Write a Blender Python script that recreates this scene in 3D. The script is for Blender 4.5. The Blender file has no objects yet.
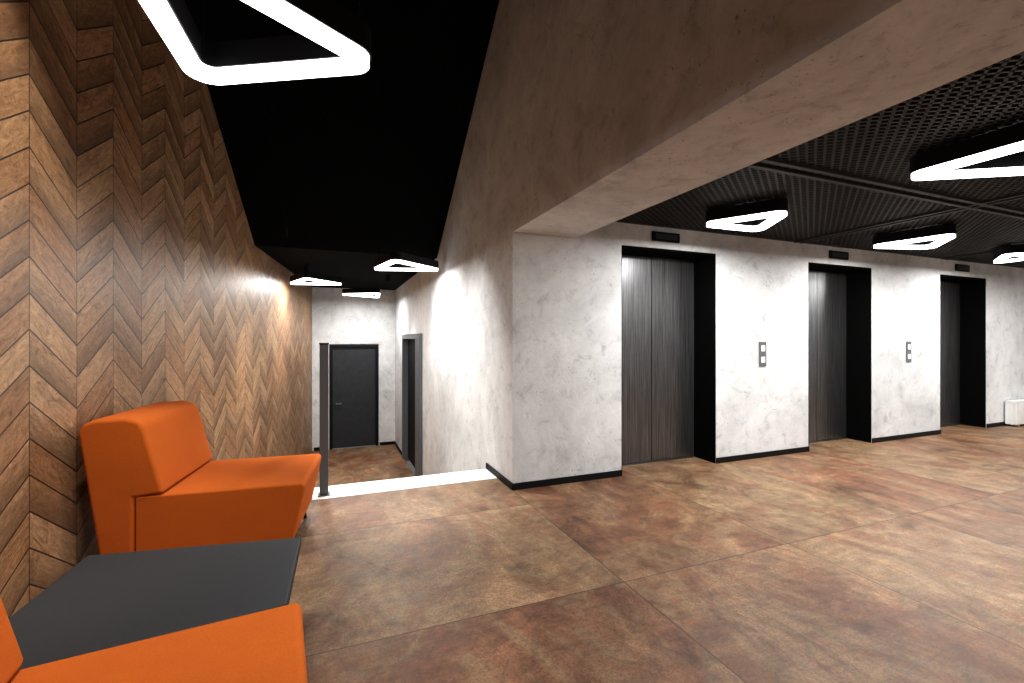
import bpy, bmesh, math, random
from mathutils import Vector, Matrix
random.seed(3)
C=bpy.context.scene.collection
ANG=math.atan2(1,2.51)
MB=Matrix.Translation((0.005,3.79,0))@Matrix.Rotation(ANG,4,'Z')   # building frame (s,t,z)
# left wall frame: x = out from wall, y = along wall
WA=math.atan2(.279,1.0)
MW=Matrix.Translation((-1.611,0,0))@Matrix.Rotation(WA,4,'Z')

# ---------- material helpers ----------
class NT:
    def __init__(s,name):
        s.m=bpy.data.materials.new(name); s.m.use_nodes=True
        s.n=s.m.node_tree.nodes; s.l=s.m.node_tree.links
        s.b=s.n['Principled BSDF']
    def add(s,t,**k):
        x=s.n.new(t)
        for a,v in k.items(): setattr(x,a,v)
        return x
    def link(s,a,b): s.l.new(a,b)
    def inp(s,sock,v):
        if hasattr(v,'node'): s.link(v,sock)
        else: sock.default_value=v
    def math(s,op,a,b=0.0,c=None):
        x=s.add('ShaderNodeMath',operation=op)
        s.inp(x.inputs[0],a); s.inp(x.inputs[1],b)
        if c is not None: s.inp(x.inputs[2],c)
        return x.outputs[0]
    def coord(s,which='Object'):
        return s.add('ShaderNodeTexCoord').outputs[which]
    def mapping(s,v,scale=(1,1,1),loc=(0,0,0),rot=(0,0,0)):
        x=s.add('ShaderNodeMapping'); s.link(v,x.inputs[0])
        x.inputs['Location'].default_value=loc; x.inputs['Rotation'].default_value=rot; x.inputs['Scale'].default_value=scale
        return x.outputs[0]
    def noise(s,v,scale,detail=4,rough=.6,dist=0):
        x=s.add('ShaderNodeTexNoise'); s.link(v,x.inputs['Vector'])
        x.inputs['Scale'].default_value=scale; x.inputs['Detail'].default_value=detail
        x.inputs['Roughness'].default_value=rough; x.inputs['Distortion'].default_value=dist
        return x.outputs['Fac']
    def ramp(s,f,stops):
        x=s.add('ShaderNodeValToRGB'); s.link(f,x.inputs[0]); e=x.color_ramp.elements
        while len(e)<len(stops): e.new(.5)
        for i,(p,c) in enumerate(stops):
            e[i].position=p; e[i].color=(c[0],c[1],c[2],1) if len(c)==3 else c
        return x.outputs[0]
    def mix(s,f,a,b,mode='MIX'):
        x=s.add('ShaderNodeMix',data_type='RGBA',blend_type=mode)
        s.inp(x.inputs['Factor'],f)
        for k,v in ((6,a),(7,b)):
            if hasattr(v,'node'): s.link(v,x.inputs[k])
            else: x.inputs[k].default_value=(v[0],v[1],v[2],1)
        return x.outputs[2]
    def bump(s,h,st=.3,d=.01):
        x=s.add('ShaderNodeBump'); s.link(h,x.inputs['Height']); x.inputs['Strength'].default_value=st; x.inputs['Distance'].default_value=d
        s.link(x.outputs[0],s.b.inputs['Normal'])
    def base(s,v):
        if hasattr(v,'node'): s.link(v,s.b.inputs['Base Color'])
        else: s.b.inputs['Base Color'].default_value=(v[0],v[1],v[2],1)
def simple(name,col,rough=.5,metal=0,noise=0,spec=.5):
    t=NT(name); t.b.inputs['Roughness'].default_value=rough; t.b.inputs['Metallic'].default_value=metal
    t.b.inputs['Specular IOR Level'].default_value=spec
    if noise:
        f=t.noise(t.coord(),noise,5)
        t.base(t.ramp(f,[(.3,[c*.85 for c in col]),(.7,[min(1,c*1.12) for c in col])]))
    else: t.base(col)
    return t.m

def mat_concrete(name='concrete_white'):
    t=NT(name); co=t.coord()
    big=t.noise(co,1.1,8,.7,.6); mid=t.noise(co,6,8,.75,.5); fine=t.noise(co,38,5,.75)
    c=t.ramp(big,[(.28,(.47,.478,.482)),(.46,(.64,.648,.652)),(.62,(.76,.768,.77)),(.8,(.83,.835,.84))])
    c=t.mix(.85,c,t.ramp(mid,[(.30,(.58,.58,.57)),(.45,(.94,.94,.94)),(.7,(1.06,1.06,1.06))]),'MULTIPLY')
    c=t.mix(.6,c,t.ramp(fine,[(.28,(.60,.60,.59)),(.42,(1,1,1)),(.7,(1.04,1.04,1.04))]),'MULTIPLY')
    v=t.add('ShaderNodeTexVoronoi'); t.link(t.mapping(co,(1,1,.6)),v.inputs['Vector']); v.inputs['Scale'].default_value=42
    n2=t.noise(co,2.8,4,.7)
    rad=t.math('MULTIPLY',t.math('SUBTRACT',n2,.45),2.2)
    pit=t.math('LESS_THAN',v.outputs['Distance'],rad)
    wob=t.math('GREATER_THAN',t.noise(co,65,4,.7),.55)
    pit=t.math('MULTIPLY',pit,wob)
    c=t.mix(t.math('MULTIPLY',pit,.55),c,(.16,.155,.15))
    t.base(c); t.b.inputs['Roughness'].default_value=.8
    t.b.inputs['Specular IOR Level'].default_value=.25
    t.bump(t.math('SUBTRACT',mid,t.math('MULTIPLY',pit,.6)),.35,.012)
    return t.m
def mat_floor():
    t=NT('rust_stone_tiles'); co=t.coord()
    def brick(w,h,loc):
        br=t.add('ShaderNodeTexBrick'); br.offset=0; br.squash=1
        t.link(t.mapping(co,(1,1,1),loc),br.inputs['Vector'])
        br.inputs['Scale'].default_value=1; br.inputs['Mortar Size'].default_value=.0028; br.inputs['Mortar Smooth'].default_value=.1
        br.inputs['Brick Width'].default_value=w; br.inputs['Row Height'].default_value=h
        return br.outputs['Fac']
    fa=brick(2.4,1.2,(0,.35,0)); fb=brick(1.2,2.4,(0,1.55,0))
    sx=t.add('ShaderNodeSeparateXYZ'); t.link(co,sx.inputs[0])
    right=t.math('GREATER_THAN',sx.outputs[0],0.0)
    def sel(a,b): return t.math('ADD',t.math('MULTIPLY',b,right),t.math('MULTIPLY',a,t.math('SUBTRACT',1,right)))
    def cell(w,h,oy):
        cb=t.add('ShaderNodeCombineXYZ')
        t.link(t.math('FLOOR',t.math('DIVIDE',sx.outputs[0],w)),cb.inputs[0])
        t.link(t.math('FLOOR',t.math('DIVIDE',t.math('ADD',sx.outputs[1],oy),h)),cb.inputs[1])
        cb.inputs[2].default_value=w
        wn=t.add('ShaderNodeTexWhiteNoise',noise_dimensions='3D'); t.link(cb.outputs[0],wn.inputs['Vector']); return wn.outputs['Value']
    rnd=sel(cell(2.4,1.2,.35),cell(1.2,2.4,1.55)); seam=sel(fa,fb)
    cb=t.add('ShaderNodeCombineXYZ'); t.link(t.math('MULTIPLY',rnd,37),cb.inputs[2])
    va=t.add('ShaderNodeVectorMath',operation='ADD'); t.link(co,va.inputs[0]); t.link(cb.outputs[0],va.inputs[1]); p=va.outputs[0]
    big=t.noise(t.mapping(p,(1.2,.6,1)),1.2,9,.68,2.2)
    cloud=t.noise(t.mapping(p,(1,.7,1)),2.6,9,.72,1.0)
    mid=t.noise(p,8,9,.78,1.6)
    str_=t.noise(t.mapping(p,(2,14,1),(0,0,0),(0,0,.6)),1.0,6,.72,2.0)
    fine=t.noise(p,110,4,.8)
    c=t.ramp(big,[(.30,(.075,.036,.024)),(.40,(.165,.070,.040)),(.47,(.185,.098,.054)),(.53,(.245,.175,.104)),(.60,(.19,.105,.060)),(.68,(.165,.072,.042)),(.80,(.13,.092,.060))])
    c=t.mix(.48,c,t.ramp(rnd,[(0,(.165,.128,.080)),(.2,(.200,.094,.057)),(.4,(.205,.152,.094)),(.6,(.115,.062,.042)),(.8,(.215,.145,.088)),(1,(.160,.080,.049))]))
    c=t.mix(.9,c,t.ramp(cloud,[(.34,(.45,.40,.37)),(.45,(.85,.82,.80)),(.55,(1.12,1.1,1.06)),(.68,(1.55,1.5,1.42))]),'MULTIPLY')
    c=t.mix(.65,c,t.ramp(mid,[(.34,(.55,.50,.47)),(.5,(1,1,1)),(.68,(1.45,1.4,1.32))]),'MULTIPLY')
    c=t.mix(.32,c,t.ramp(str_,[(.34,(.55,.5,.47)),(.5,(1,1,1)),(.66,(1.45,1.38,1.3))]),'MULTIPLY')
    c=t.mix(.7,c,t.ramp(fine,[(.32,(.58,.56,.54)),(.68,(1.4,1.4,1.4))]),'MULTIPLY')
    vo=t.add('ShaderNodeTexVoronoi'); t.link(t.mapping(co,(1,1.7,1),(0,0,0),(0,0,.5)),vo.inputs['Vector']); vo.inputs['Scale'].default_value=75
    patch=t.ramp(t.noise(p,1.3,3),[(.44,(0,0,0)),(.58,(1,1,1))])
    c=t.mix(t.math('MULTIPLY',patch,.55),c,t.ramp(vo.outputs['Distance'],[(.1,(.6,.6,.6)),(.6,(1.3,1.3,1.3))]),'MULTIPLY')
    c=t.mix(t.math('MULTIPLY',seam,.8),c,(.018,.012,.009))
    t.base(c)
    t.inp(t.b.inputs['Roughness'],t.math('MULTIPLY_ADD',mid,.5,.25))
    t.b.inputs['Specular IOR Level'].default_value=.3
    t.bump(t.math('SUBTRACT',t.math('ADD',fine,t.math('MULTIPLY',mid,.8)),seam),.25,.004)
    return t.m
def mat_chevron():
    t=NT('chevron_wood_tiles'); co=t.coord()
    sx=t.add('ShaderNodeSeparateXYZ'); t.link(co,sx.inputs[0])
    W=.33; H=.165; SL=.74
    y=t.math('ADD',sx.outputs[1],41*W-2.14); z=sx.outputs[2]
    a=t.math('DIVIDE',y,W); col=t.math('FLOOR',a); f=t.math('FRACT',a)
    zig=t.math('MULTIPLY',t.math('PINGPONG',y,W),SL)
    r=t.math('DIVIDE',t.math('ADD',t.math('SUBTRACT',z,zig),10),H)
    row=t.math('FLOOR',r); fr=t.math('FRACT',r)
    cb=t.add('ShaderNodeCombineXYZ'); t.link(col,cb.inputs[0]); t.link(row,cb.inputs[1])
    wn=t.add('ShaderNodeTexWhiteNoise',noise_dimensions='3D'); t.link(cb.outputs[0],wn.inputs['Vector']); rnd=wn.outputs['Value']
    seam=t.math('MAXIMUM',t.math('LESS_THAN',fr,.026),t.math('GREATER_THAN',fr,.974))
    seam=t.math('MAXIMUM',seam,t.math('MAXIMUM',t.math('LESS_THAN',f,.007),t.math('GREATER_THAN',f,.993)))
    cb2=t.add('ShaderNodeCombineXYZ'); t.link(y,cb2.inputs[0]); t.link(t.math('MULTIPLY',fr,H),cb2.inputs[1]); t.link(t.math('MULTIPLY',rnd,50),cb2.inputs[2])
    p=cb2.outputs[0]
    grain=t.noise(t.mapping(p,(4,30,1)),1.6,6,.65,.6)
    blot=t.noise(t.mapping(p,(8,12,1)),1.4,7,.8,1.6)
    fine=t.noise(co,80,5,.8)
    c=t.ramp(rnd,[(0,(.28,.158,.084)),(.35,(.36,.220,.122)),(.7,(.43,.285,.168)),(1,(.32,.178,.092))])
    c=t.mix(.95,c,t.ramp(blot,[(.32,(.36,.29,.25)),(.44,(.80,.75,.71)),(.56,(1.08,1.05,1.01)),(.70,(1.5,1.46,1.4))]),'MULTIPLY')
    c=t.mix(.4,c,t.ramp(grain,[(.3,(.6,.58,.55)),(.7,(1.3,1.3,1.3))]),'MULTIPLY')
    c=t.mix(.6,c,t.ramp(fine,[(.3,(.62,.6,.6)),(.7,(1.3,1.3,1.3))]),'MULTIPLY')
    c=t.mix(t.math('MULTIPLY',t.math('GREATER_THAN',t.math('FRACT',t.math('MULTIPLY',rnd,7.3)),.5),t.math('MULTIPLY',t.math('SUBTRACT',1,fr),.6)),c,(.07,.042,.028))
    c=t.mix(t.math('MULTIPLY',seam,.9),c,(.022,.015,.010))
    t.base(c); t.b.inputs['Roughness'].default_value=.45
    t.bump(t.math('SUBTRACT',t.math('MULTIPLY',grain,.3),seam),.5,.006)
    return t.m
def mat_brushed():
    t=NT('brushed_dark_steel'); co=t.coord()
    n=t.noise(t.mapping(co,(75,75,.7)),3,6,.75)
    t.base(t.ramp(n,[(.34,(.085,.085,.088)),(.5,(.16,.16,.164)),(.66,(.30,.30,.305))]))
    t.b.inputs['Metallic'].default_value=.85; t.b.inputs['Roughness'].default_value=.33
    t.bump(n,.05,.002)
    return t.m
def mat_fabric(name,a,b,sc=220):
    t=NT(name); co=t.coord()
    n=t.noise(co,sc,3,.7); m=t.noise(co,3,4)
    c=t.mix(n,a,b); c=t.mix(.35,c,t.ramp(m,[(.3,(.8,.8,.8)),(.7,(1.15,1.15,1.15))]),'MULTIPLY')
    t.base(c); t.b.inputs['Roughness'].default_value=.95
    t.b.inputs['Specular IOR Level'].default_value=.15
    t.bump(n,.3,.002); return t.m
def mat_emit(name,col,st):
    t=NT(name); t.base(col); t.b.inputs['Emission Color'].default_value=(*col,1); t.b.inputs['Emission Strength'].default_value=st
    return t.m

CON=mat_concrete(); FLO=mat_floor(); CHE=mat_chevron(); STE=mat_brushed()
ORA=mat_fabric('orange_fabric',(.42,.095,.013),(.60,.155,.028))
BLK=simple('black_paint',(.0025,.0025,.0025),.95,spec=.1)
BLKT=simple('black_trim',(.006,.006,.007),.6,spec=.25)
GRI=simple('ceiling_grid_metal',(.034,.033,.032),.6)
DGR=simple('dark_grey_door',(.036,.040,.045),.5,0,8,.3)
PST=simple('grey_steel_post',(.12,.132,.142),.45)
TAB=simple('charcoal_laminate',(.028,.030,.033),.6,0,120,.3)
MAR=simple('white_stone',(.80,.80,.79),.35,0,6)
WHT=simple('white_paint',(.80,.80,.79),.5,0,4)
STP=simple('step_stone',(.45,.43,.40),.6,0,12)
LED=mat_emit('lamp_diffuser',(1,.99,.98),6)
BTN=mat_emit('button_lit',(1,1,1),.3)

# ---------- geometry helpers ----------
def mesh_obj(name,verts,faces,mat,M=MB,parent=None,bevel=0,seg=3,smooth=False):
    me=bpy.data.meshes.new(name); me.from_pydata([Vector(v) for v in verts],[],faces)
    bm=bmesh.new(); bm.from_mesh(me); bmesh.ops.recalc_face_normals(bm,faces=bm.faces); bm.to_mesh(me); bm.free()
    me.materials.append(mat); o=bpy.data.objects.new(name,me); C.objects.link(o)
    if parent is not None: o.parent=parent
    else: o.matrix_world=M
    if bevel:
        b=o.modifiers.new('bevel','BEVEL'); b.width=bevel; b.segments=seg; b.limit_method='ANGLE'
        smooth=True
    if smooth:
        for p in me.polygons: p.use_smooth=True
        w=o.modifiers.new('wn','WEIGHTED_NORMAL')
    return o
def boxes_geo(bs):
    V=[];F=[]
    for (x0,x1,y0,y1,z0,z1) in bs:
        k=len(V)
        V+=[(x0,y0,z0),(x1,y0,z0),(x1,y1,z0),(x0,y1,z0),(x0,y0,z1),(x1,y0,z1),(x1,y1,z1),(x0,y1,z1)]
        F+=[tuple(k+i for i in f) for f in ((0,3,2,1),(4,5,6,7),(0,1,5,4),(1,2,6,5),(2,3,7,6),(3,0,4,7))]
    return V,F
def boxes(name,bs,mat,**k):
    V,F=boxes_geo(bs); return mesh_obj(name,V,F,mat,**k)
def prism(name,poly,z0,z1,mat,**k):
    n=len(poly); V=[(x,y,z0) for x,y in poly]+[(x,y,z1) for x,y in poly]
    F=[tuple(range(n))[::-1],tuple(range(n,2*n))]+[(i,(i+1)%n,n+(i+1)%n,n+i) for i in range(n)]
    return mesh_obj(name,V,F,mat,**k)
def extr_y(name,poly,y0,y1,mat,**k):
    n=len(poly); V=[(x,y0,z) for x,z in poly]+[(x,y1,z) for x,z in poly]
    F=[tuple(range(n)),tuple(range(n,2*n))[::-1]]+[(i,(i+1)%n,n+(i+1)%n,n+i) for i in range(n)]
    return mesh_obj(name,V,F,mat,**k)
def empty(name,M):
    e=bpy.data.objects.new(name,None); C.objects.link(e); e.matrix_world=M; e.empty_display_size=.1; return e

# ---------- shell ----------
LOW=-1.2; BACK=-6.0; END=7.45; TOP=5.0; LC=2.34; RS=9.3
def ls(t): return -2.6+.108*(t+.19)      # s of left wall at t
boxes('floor',[(-3.35,RS,BACK,0,-.15,0),(-2.60,0,0,.35,-.15,0),(0,RS,0,.38,-.15,0)],FLO)
boxes('floor_lower',[(-2.45,0,2.45,END,LOW-.1,LOW)],FLO)
boxes('stair_landing_edge',[(ls(.67)+.01,-.004,.35,.67,-.05,.004)],MAR,bevel=.004)
st=[(ls(.67)+.02,-.004,.36,.67,LOW,-.052)]
for i in range(5):
    st.append((ls(.97+.3*i)+.02,-.004,.67+.3*i,.97+.3*i,LOW,-.2*(i+1)))
boxes('stair_steps',st,STP)
# elevator wall
OP=[(1.08,2.22),(3.58,4.70),(6.13,7.26)]; OH=2.125
segs=[(.2,OP[0][0]),(OP[0][1],OP[1][0]),(OP[1][1],OP[2][0]),(OP[2][1],RS)]
bs=[(a,b,0,.4,0,2.7) for a,b in segs]+[(a,b,0,.4,OH,2.7) for a,b in OP]
boxes('wall_elevators',bs,CON)
boxes('wall_corridor_right',[(0,.2,0,4.0,LOW-.1,TOP),(0,.2,6.15,END,LOW-.1,TOP),(0,.2,4.0,6.15,1.36,TOP),(.15,.2,4.0,6.15,LOW-.1,1.36)],CON)
boxes('ceiling_beam',[(0,.6,BACK,0,2.15,TOP)],CON)
boxes('wall_corridor_end',[(-2.0,-1.44,END,END+.15,LOW-.1,TOP),(-.37,.2,END,END+.15,LOW-.1,TOP),(-1.44,-.37,END,END+.15,1.16,TOP)],CON)
boxes('wall_lobby_right',[(RS,RS+.15,BACK,.4,0,TOP)],WHT)
boxes('wall_back',[(-3.6,RS+.15,BACK-.15,BACK,0,TOP)],CON)
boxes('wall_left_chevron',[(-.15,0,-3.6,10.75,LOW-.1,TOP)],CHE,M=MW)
# ceilings
K=2.888; HK=2.42; SLP=.73
tt=-.2
ztop=HK+SLP*(K-tt)
prof=[(END,HK),(K,HK),(tt,ztop),(BACK,ztop),(BACK,ztop+.2),(tt-.05,ztop+.2),(K,HK+.3),(END,HK+.3)]
n=len(prof); s0,s1=-3.3,-0.002
V=[(s0,t,z) for t,z in prof]+[(s1,t,z) for t,z in prof]
F=[tuple(range(n)),tuple(range(n,2*n))[::-1]]+[(i,(i+1)%n,n+(i+1)%n,n+i) for i in range(n)]
mesh_obj('ceiling_black',V,F,BLK)
boxes('ceiling_lobby_plenum',[(.6,RS,BACK,0,2.62,2.72)],BLK)
# lattice grid ceiling
def clip(p,d,x0,x1,y0,y1):
    t0,t1=-1e9,1e9
    for a,b,lo,hi in ((p[0],d[0],x0,x1),(p[1],d[1],y0,y1)):
        if abs(b)<1e-9:
            if a<lo or a>hi: return None
        else:
            u,v=(lo-a)/b,(hi-a)/b
            if u>v:u,v=v,u
            t0=max(t0,u);t1=min(t1,v)
    return (t0,t1) if t1-t0>.05 else None
V=[];F=[]
def bar(a,b,w,z0,z1):
    a=Vector(a);b=Vector(b);d=(b-a).normalized();q=Vector((-d.y,d.x))*w/2;k=len(V)
    for p in (a-q,b-q,b+q,a+q): V.append((p.x,p.y,z0))
    for p in (a-q,b-q,b+q,a+q): V.append((p.x,p.y,z1))
    F.extend(tuple(k+i for i in f) for f in ((0,3,2,1),(4,5,6,7),(0,1,5,4),(1,2,6,5),(2,3,7,6),(3,0,4,7)))
for ang in (35,-35):
    d=Vector((math.cos(math.radians(ang)),math.sin(math.radians(ang)))); q=Vector((-d.y,d.x))
    for i in range(-190,191):
        p=Vector((5,-2.5))+q*i*.044
        r=clip(p,d,.61,RS,BACK,-.002)
        if r: bar(p+d*r[0],p+d*r[1],.014,LC,LC+.025)
for s in (3.4,6.2):
    for o in (-.045,.045): bar((s+o,BACK),(s+o,-.01),.035,LC-.018,LC+.03)
for t in (-1.5,-3.6):
    for o in (-.045,.045): bar((.61,t+o),(RS,t+o),.035,LC-.019,LC+.03)
bar((.61,-.02),(RS,-.02),.035,LC-.01,LC+.03)
mesh_obj('ceiling_grid',V,F,GRI)

# baseboards
bh=.055
boxes('baseboard_elevators',[(a-(0.01 if a<.3 else 0)-(.19 if a<.3 else 0),b,-.012,-.0005,0,bh) for a,b in segs],BLKT)
boxes('baseboard_corridor',[(-.012,-.0005,-.012,.67,.005,bh+.005)],BLKT)
boxes('baseboard_lower',[(-.012,-.0005,2.2,3.98,LOW,LOW+.07),(-.012,-.0005,6.17,END-.01,LOW,LOW+.07),(-1.75,-1.46,END-.012,END-.0005,LOW,LOW+.07),(-.35,-.012,END-.012,END-.0005,LOW,LOW+.07)],BLKT)

# ---------- elevators ----------
for i,(a,b) in enumerate(OP):
    e=empty('elevator_door',MB@Matrix.Translation((a,0,0)))
    w=b-a; c=w/2
    boxes('panel_left',[(.012,c-.003,.286,.32,.012,2.10)],STE,parent=e,bevel=.003)
    boxes('panel_right',[(c+.003,w-.012,.286,.32,.012,2.10)],STE,parent=e,bevel=.003)
    boxes('jambs',[(0.001,.010,.004,.36,0,OH-.001),(w-.010,w-.001,.004,.36,0,OH-.001),(.010,w-.010,.004,.36,OH-.02,OH-.001)],BLK,parent=e)
    boxes('back_plate',[(.012,w-.012,.33,.36,0,OH-.03)],BLKT,parent=e)
    boxes('sill',[(.012,w-.012,.27,.325,0,.01)],STE,parent=e)
    ind=empty('elevator_floor_indicator',MB@Matrix.Translation((a+.50,0,2.235)))
    boxes('housing',[(-.16,.16,-.022,-.0005,-.045,.045)],BLKT,parent=ind,bevel=.004)
    boxes('display',[(-.13,.13,-.025,-.0225,-.025,.025)],DGR,parent=ind)
for s in (2.866,5.43):
    e=empty('elevator_call_panel',MB@Matrix.Translation((s,0,1.10)))
    boxes('plate',[(-.048,.048,-.010,-.0005,-.13,.13)],PST,parent=e,bevel=.002)
    for j,z in enumerate((-.06,.06)):
        boxes('button_%d'%(j+1),[(-.026,.026,-.013,-.0105,z-.03,z+.03)],BTN,parent=e,bevel=.001)

# ---------- doors ----------
e=empty('door_1',MB@Matrix.Translation((-1.42,END,LOW)))
boxes('leaf',[(.05,.98,.03,.07,.01,2.28)],DGR,parent=e,bevel=.004)
boxes('frame',[(-.01,.05,-.02,.10,0,2.34),(.98,1.04,-.02,.10,0,2.34),(.05,.98,-.02,.10,2.28,2.34)],BLKT,parent=e)
boxes('handle',[(.12,.14,-.03,.03,1.0,1.03),(.12,.24,-.04,-.025,1.0,1.03)],PST,parent=e)
e=empty('door_2',MB@Matrix.Translation((0,4.0,LOW)))
boxes('frame',[(-.05,.13,0.005,.42,0,2.55),(-.03,.13,2.05,2.14,0,2.55),(-.03,.13,.42,2.05,2.47,2.55)],PST,parent=e)
boxes('leaf',[(.08,.12,.42,2.05,.01,2.47)],BLKT,parent=e)
boxes('handle',[(.03,.08,.62,.64,1.0,1.04),(.02,.035,.62,.76,1.0,1.04)],PST,parent=e)
e=empty('railing_post',MB@Matrix.Translation((-1.457,.45,0.004)))
boxes('post',[(-.033,.033,-.033,.033,.008,1.21)],PST,parent=e,bevel=.004)
boxes('base_plate',[(-.045,.045,-.045,.045,0,.008)],PST,parent=e)
boxes('cap',[(-.036,.036,-.036,.036,1.21,1.222)],BLKT,parent=e)
# low wall radiator at far right
e=empty('white_radiator',MB@Matrix.Translation((7.72,-.14,0)))
boxes('panel_front',[(0,1.3,0,.03,.03,.34)],WHT,parent=e,bevel=.006)
boxes('panel_rear',[(0.02,1.28,.07,.10,.03,.34)],WHT,parent=e,bevel=.004)
boxes('grille',[(0,1.3,0,.12,.342,.37)],WHT,parent=e,bevel=.004)
boxes('sides',[(0,.02,.03,.12,.03,.342),(1.28,1.3,.03,.12,.03,.342)],WHT,parent=e)
boxes('feet',[(.1,.14,.02,.10,0,.03),(1.16,1.20,.02,.10,0,.03)],WHT,parent=e)

# ---------- sofas ----------
def sofa(M,dx=0,fx=0):
    e=empty('orange_lounge_chair',M)
    h=.36
    extr_y('seat_base',[(.30+dx,.10),(1.05,.10),(1.115,.39),(1.115,.42),(1.10,.435),(.30+dx,.43)],-h,h,ORA,parent=e,bevel=.02,seg=4)
    extr_y('backrest',[(.15+dx,.10),(.295+dx,.10),(.297+dx,.425),(.43+dx,.438),(.415+dx,.50),(.345+dx,.78),(.32+dx,.825),(.26+dx,.845),(.12+dx,.84),(.075+dx,.82),(.055+dx,.775)],-h-.006,h+.006,ORA,parent=e,bevel=.02,seg=4)
    V=[];F=[]
    for x in (.28+dx,1.0):
        for y in (-.3,.3):
            k=len(V);N=10
            for j in range(N):
                a=2*math.pi*j/N
                V.append((x+.016*math.cos(a),y+.016*math.sin(a),.102))
            for j in range(N):
                a=2*math.pi*j/N
                V.append((x+.03*(1 if x>.5 else -1)*.6+.009*math.cos(a),y+.009*math.sin(a),0))
            F.append(tuple(range(k,k+N)));F.append(tuple(range(k+N,k+2*N)))
            F+= [(k+j,k+(j+1)%N,k+N+(j+1)%N,k+N+j) for j in range(N)]
    mesh_obj('legs',V,F,BLKT,parent=e,smooth=True)
    return e
sofa(MW@Matrix.Translation((-.005,2.74,0)))
a2=math.radians(27)
corner=Vector((-.668,1.422,0)); R2=Matrix.Rotation(a2,4,'Z')
org=corner-(R2@Vector((1.105,.36,0)))
sofa(Matrix.Translation(org)@R2,.06)
# wedge table
e=empty('wedge_side_table',Matrix.Identity(4))
poly=[(-.905,1.955),(-1.67,1.79),(-1.52,1.34),(-1.35,1.12),(-.72,1.455)]
prism('top',poly,.365,.405,TAB,parent=e,bevel=.008)
cx=sum(p[0] for p in poly)/5; cy=sum(p[1] for p in poly)/5
ap=[(cx+(x-cx)*.93,cy+(y-cy)*.93) for x,y in poly]
prism('apron',ap,.30,.366,TAB,parent=e)
lb=[]
for x,y in (poly[0],poly[1],poly[3],poly[4]):
    X=cx+(x-cx)*.86;Y=cy+(y-cy)*.86
    lb.append((X-.013,X+.013,Y-.013,Y+.013,0,.302))
boxes('legs',lb,BLKT,parent=e)

# ---------- lamps ----------
def rounded(pts,r,seg=8):
    out=[]; n=len(pts)
    for i in range(n):
        p=Vector(pts[i]);a=(Vector(pts[i-1])-p).normalized();b=(Vector(pts[(i+1)%n])-p).normalized()
        ang=a.angle(b); d=r/math.tan(ang/2); c=p+(a+b).normalized()*(r/math.sin(ang/2))
        s=p+a*d; f=p+b*d
        a0=math.atan2(s.y-c.y,s.x-c.x); a1=math.atan2(f.y-c.y,f.x-c.x)
        da=(a1-a0+math.pi)%(2*math.pi)-math.pi
        for j in range(seg+1):
            t=a0+da*j/seg; out.append((c.x+r*math.cos(t),c.y+r*math.sin(t)))
    return out
def offset_tri(pts,d):
    P=[Vector(p) for p in pts]; c=sum(P,Vector((0,0)))/3; res=[]
    L=[]
    for i in range(3):
        a,b=P[i],P[(i+1)%3]; dr=(b-a).normalized(); nn=Vector((-dr.y,dr.x))
        if nn.dot(c-a)<0: nn=-nn
        L.append((a+nn*d,dr))
    for i in range(3):
        (p,u),(q,v)=L[i-1],L[i]
        den=u.x*v.y-u.y*v.x; t=((q.x-p.x)*v.y-(q.y-p.y)*v.x)/den
        res.append(tuple(p+u*t))
    return res
def ring(name,outer,inner,z0,z1,mat,parent):
    n=len(outer)
    V=[(x,y,z0) for x,y in outer]+[(x,y,z0) for x,y in inner]+[(x,y,z1) for x,y in outer]+[(x,y,z1) for x,y in inner]
    F=[]
    for i in range(n):
        j=(i+1)%n
        F+=[(i,j,n+j,n+i),(2*n+i,3*n+i,3*n+j,2*n+j),(i,2*n+i,2*n+j,j),(n+i,n+j,3*n+j,3*n+i)]
    return mesh_obj(name,V,F,mat,parent=parent)
def lamp(pts,z,topz,power,band=.07):
    c=sum((Vector(p) for p in pts),Vector((0,0)))/3
    e=empty('triangular_pendant_lamp',Matrix.Translation((c.x,c.y,z)))
    loc=[(p[0]-c.x,p[1]-c.y) for p in pts]
    o=rounded(loc,.075); i=rounded(offset_tri(loc,band),.035)
    o2=rounded(offset_tri(loc,-.006),.08); i2=rounded(offset_tri(loc,band+.006),.03)
    ring('diffuser',o,i,0,.028,LED,e)
    ring('housing',o2,i2,.028,.12,BLKT,e)
    h=topz-z
    if h>.121:
        bs=[]
        for p in offset_tri(loc,band*.9):
            bs.append((p[0]-.004,p[0]+.004,p[1]-.004,p[1]+.004,.12,h))
        boxes('suspension',bs,BLKT,parent=e)
    L=bpy.data.lights.new('lamp_light','AREA'); L.shape='DISK'; L.size=.5; L.energy=power; L.color=(1,.99,.975)
    lo=bpy.data.objects.new('lamp_light',L); C.objects.link(lo); lo.parent=e; lo.location=(0,0,-.01)
    return e
def tri(cx,cy,side,rot):
    return [(cx+side*.6*math.cos(rot+a),cy+side*.6*math.sin(rot+a)) for a in (0,2.15,4.13)]
def ceilz(x,y):
    p=MB.inverted()@Vector((x,y,0)); t=p.y
    return HK if t>K else min(ztop,HK+SLP*(K-t))
big=[(-1.235,1.765),(-.445,1.665),(-.96,.97)]
lamp(big,2.23,ceilz(-.9,1.5)+.02,28,.062)
for (x,y,sd,ro,pw) in ((-1.355,5.76,.88,ANG+.2,60),(-3.2,7.3,.86,ANG+2.4,48),(-3.0,9.4,.9,ANG+1,42)):
    lamp(tri(x,y,sd,ro),2.16,ceilz(x,y)+.0,pw)
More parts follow.
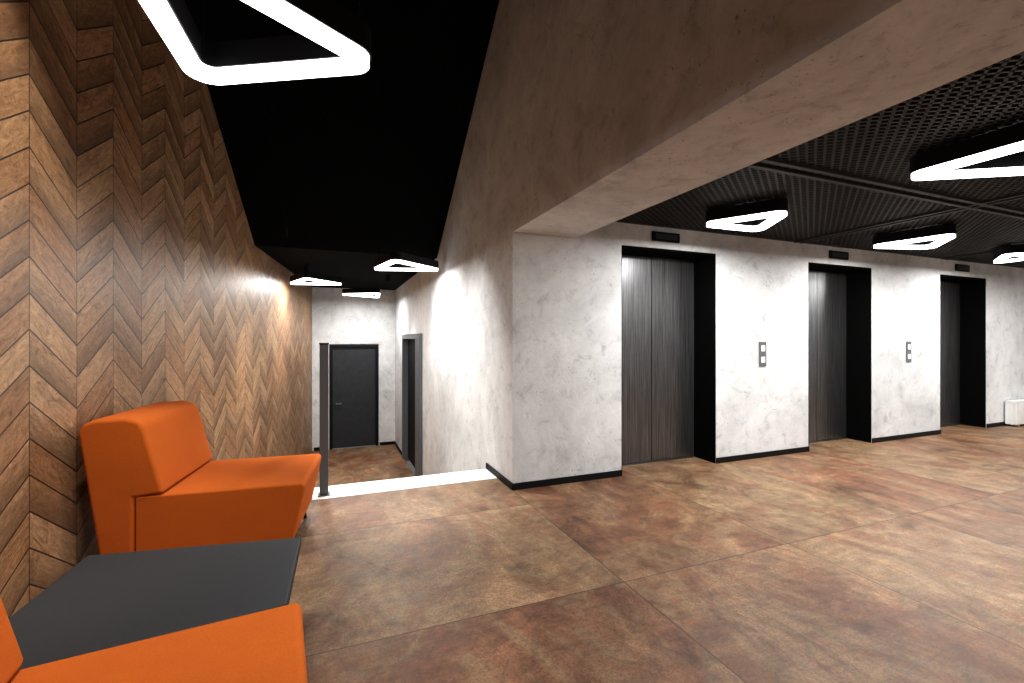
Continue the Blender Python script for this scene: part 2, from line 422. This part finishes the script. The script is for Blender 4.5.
for (x,y,sd,ro,pw) in ((1.93,3.74,.66,ANG+2.6,54),(4.06,4.55,.72,ANG+.2,56),(2.66,2.45,.78,ANG+2.1,44),(5.95,5.3,.72,ANG+1,58),(3.4,.4,.7,0,18),(6.0,2.2,.7,.5,34),(8.0,4.9,.7,.5,55)):
    lamp(tri(x,y,sd,ro),2.20,LC+.001,pw)

# ---------- wall-washing downlights ----------
def downlight(M,pos,target,power,half,topz=None,blend=.8,col=(1,.96,.91)):
    p=M@Vector(pos); q=M@Vector(target)
    e=empty('ceiling_downlight',Matrix.Translation(p))
    N=20;V=[];F=[]
    for z,r in ((0,.035),(.11,.035)):
        V+=[(r*math.cos(2*math.pi*j/N),r*math.sin(2*math.pi*j/N),z) for j in range(N)]
    F=[(j,(j+1)%N,N+(j+1)%N,N+j) for j in range(N)]+[tuple(range(N,2*N))]
    mesh_obj('can',V,F,BLKT,parent=e,smooth=False)
    if topz: boxes('stem',[(-.005,.005,-.005,.005,.11,topz-p.z)],BLKT,parent=e)
    L=bpy.data.lights.new('spot','SPOT'); L.energy=power; L.spot_size=2*half; L.spot_blend=blend; L.shadow_soft_size=.03; L.color=col
    lo=bpy.data.objects.new('spot',L); C.objects.link(lo); lo.parent=e; lo.location=(0,0,-.005)
    d=(q-p); lo.rotation_mode='QUATERNION'; lo.rotation_quaternion=d.to_track_quat('-Z','Y')
def cz(M,pos):
    w=M@Vector(pos); return ceilz(w.x,w.y)
D=math.radians
W1=(1,.985,.96); W2=(1,.93,.84)
for M,pos,tg,pw,ha,cl in (
    (MB,(-.95,1.0,3.6),(-.70,.95,0),700,D(29),W1),
    (MB,(-.45,4.9,2.3),(-.35,4.9,0),80,D(34),W1),
    (MB,(-.45,2.9,2.3),(-.35,2.9,0),75,D(34),W1),
    (MW,(.42,5.4,2.45),(.36,5.4,0),240,D(24),W2),
    (MW,(.38,7.3,2.3),(.32,7.3,0),210,D(24),W2),
    (MW,(.6,1.9,3.7),(.05,1.9,0.9),260,D(23),W2),
    (MW,(.6,3.9,3.2),(.5,3.9,0),240,D(22),W2),
    ):
    downlight(M,pos,tg,pw,ha,cz(M,pos),col=cl)

w=bpy.data.worlds.new('world'); w.use_nodes=True; w.node_tree.nodes['Background'].inputs[0].default_value=(.5,.5,.5,1); w.node_tree.nodes['Background'].inputs[1].default_value=.3
bpy.context.scene.world=w
cam=bpy.data.cameras.new('camera'); cam.lens=16; cam.sensor_width=36; cam.shift_y=-.0015; cam.clip_start=.02
co=bpy.data.objects.new('camera',cam); C.objects.link(co); co.location=(0,0,1.25); co.rotation_euler=(math.pi/2,0,0)
bpy.context.scene.camera=co
vs=bpy.context.scene.view_settings
vs.view_transform='Standard'
vs.exposure=-.22
try: vs.look='Medium High Contrast'
except Exception as ex: print('look',ex)
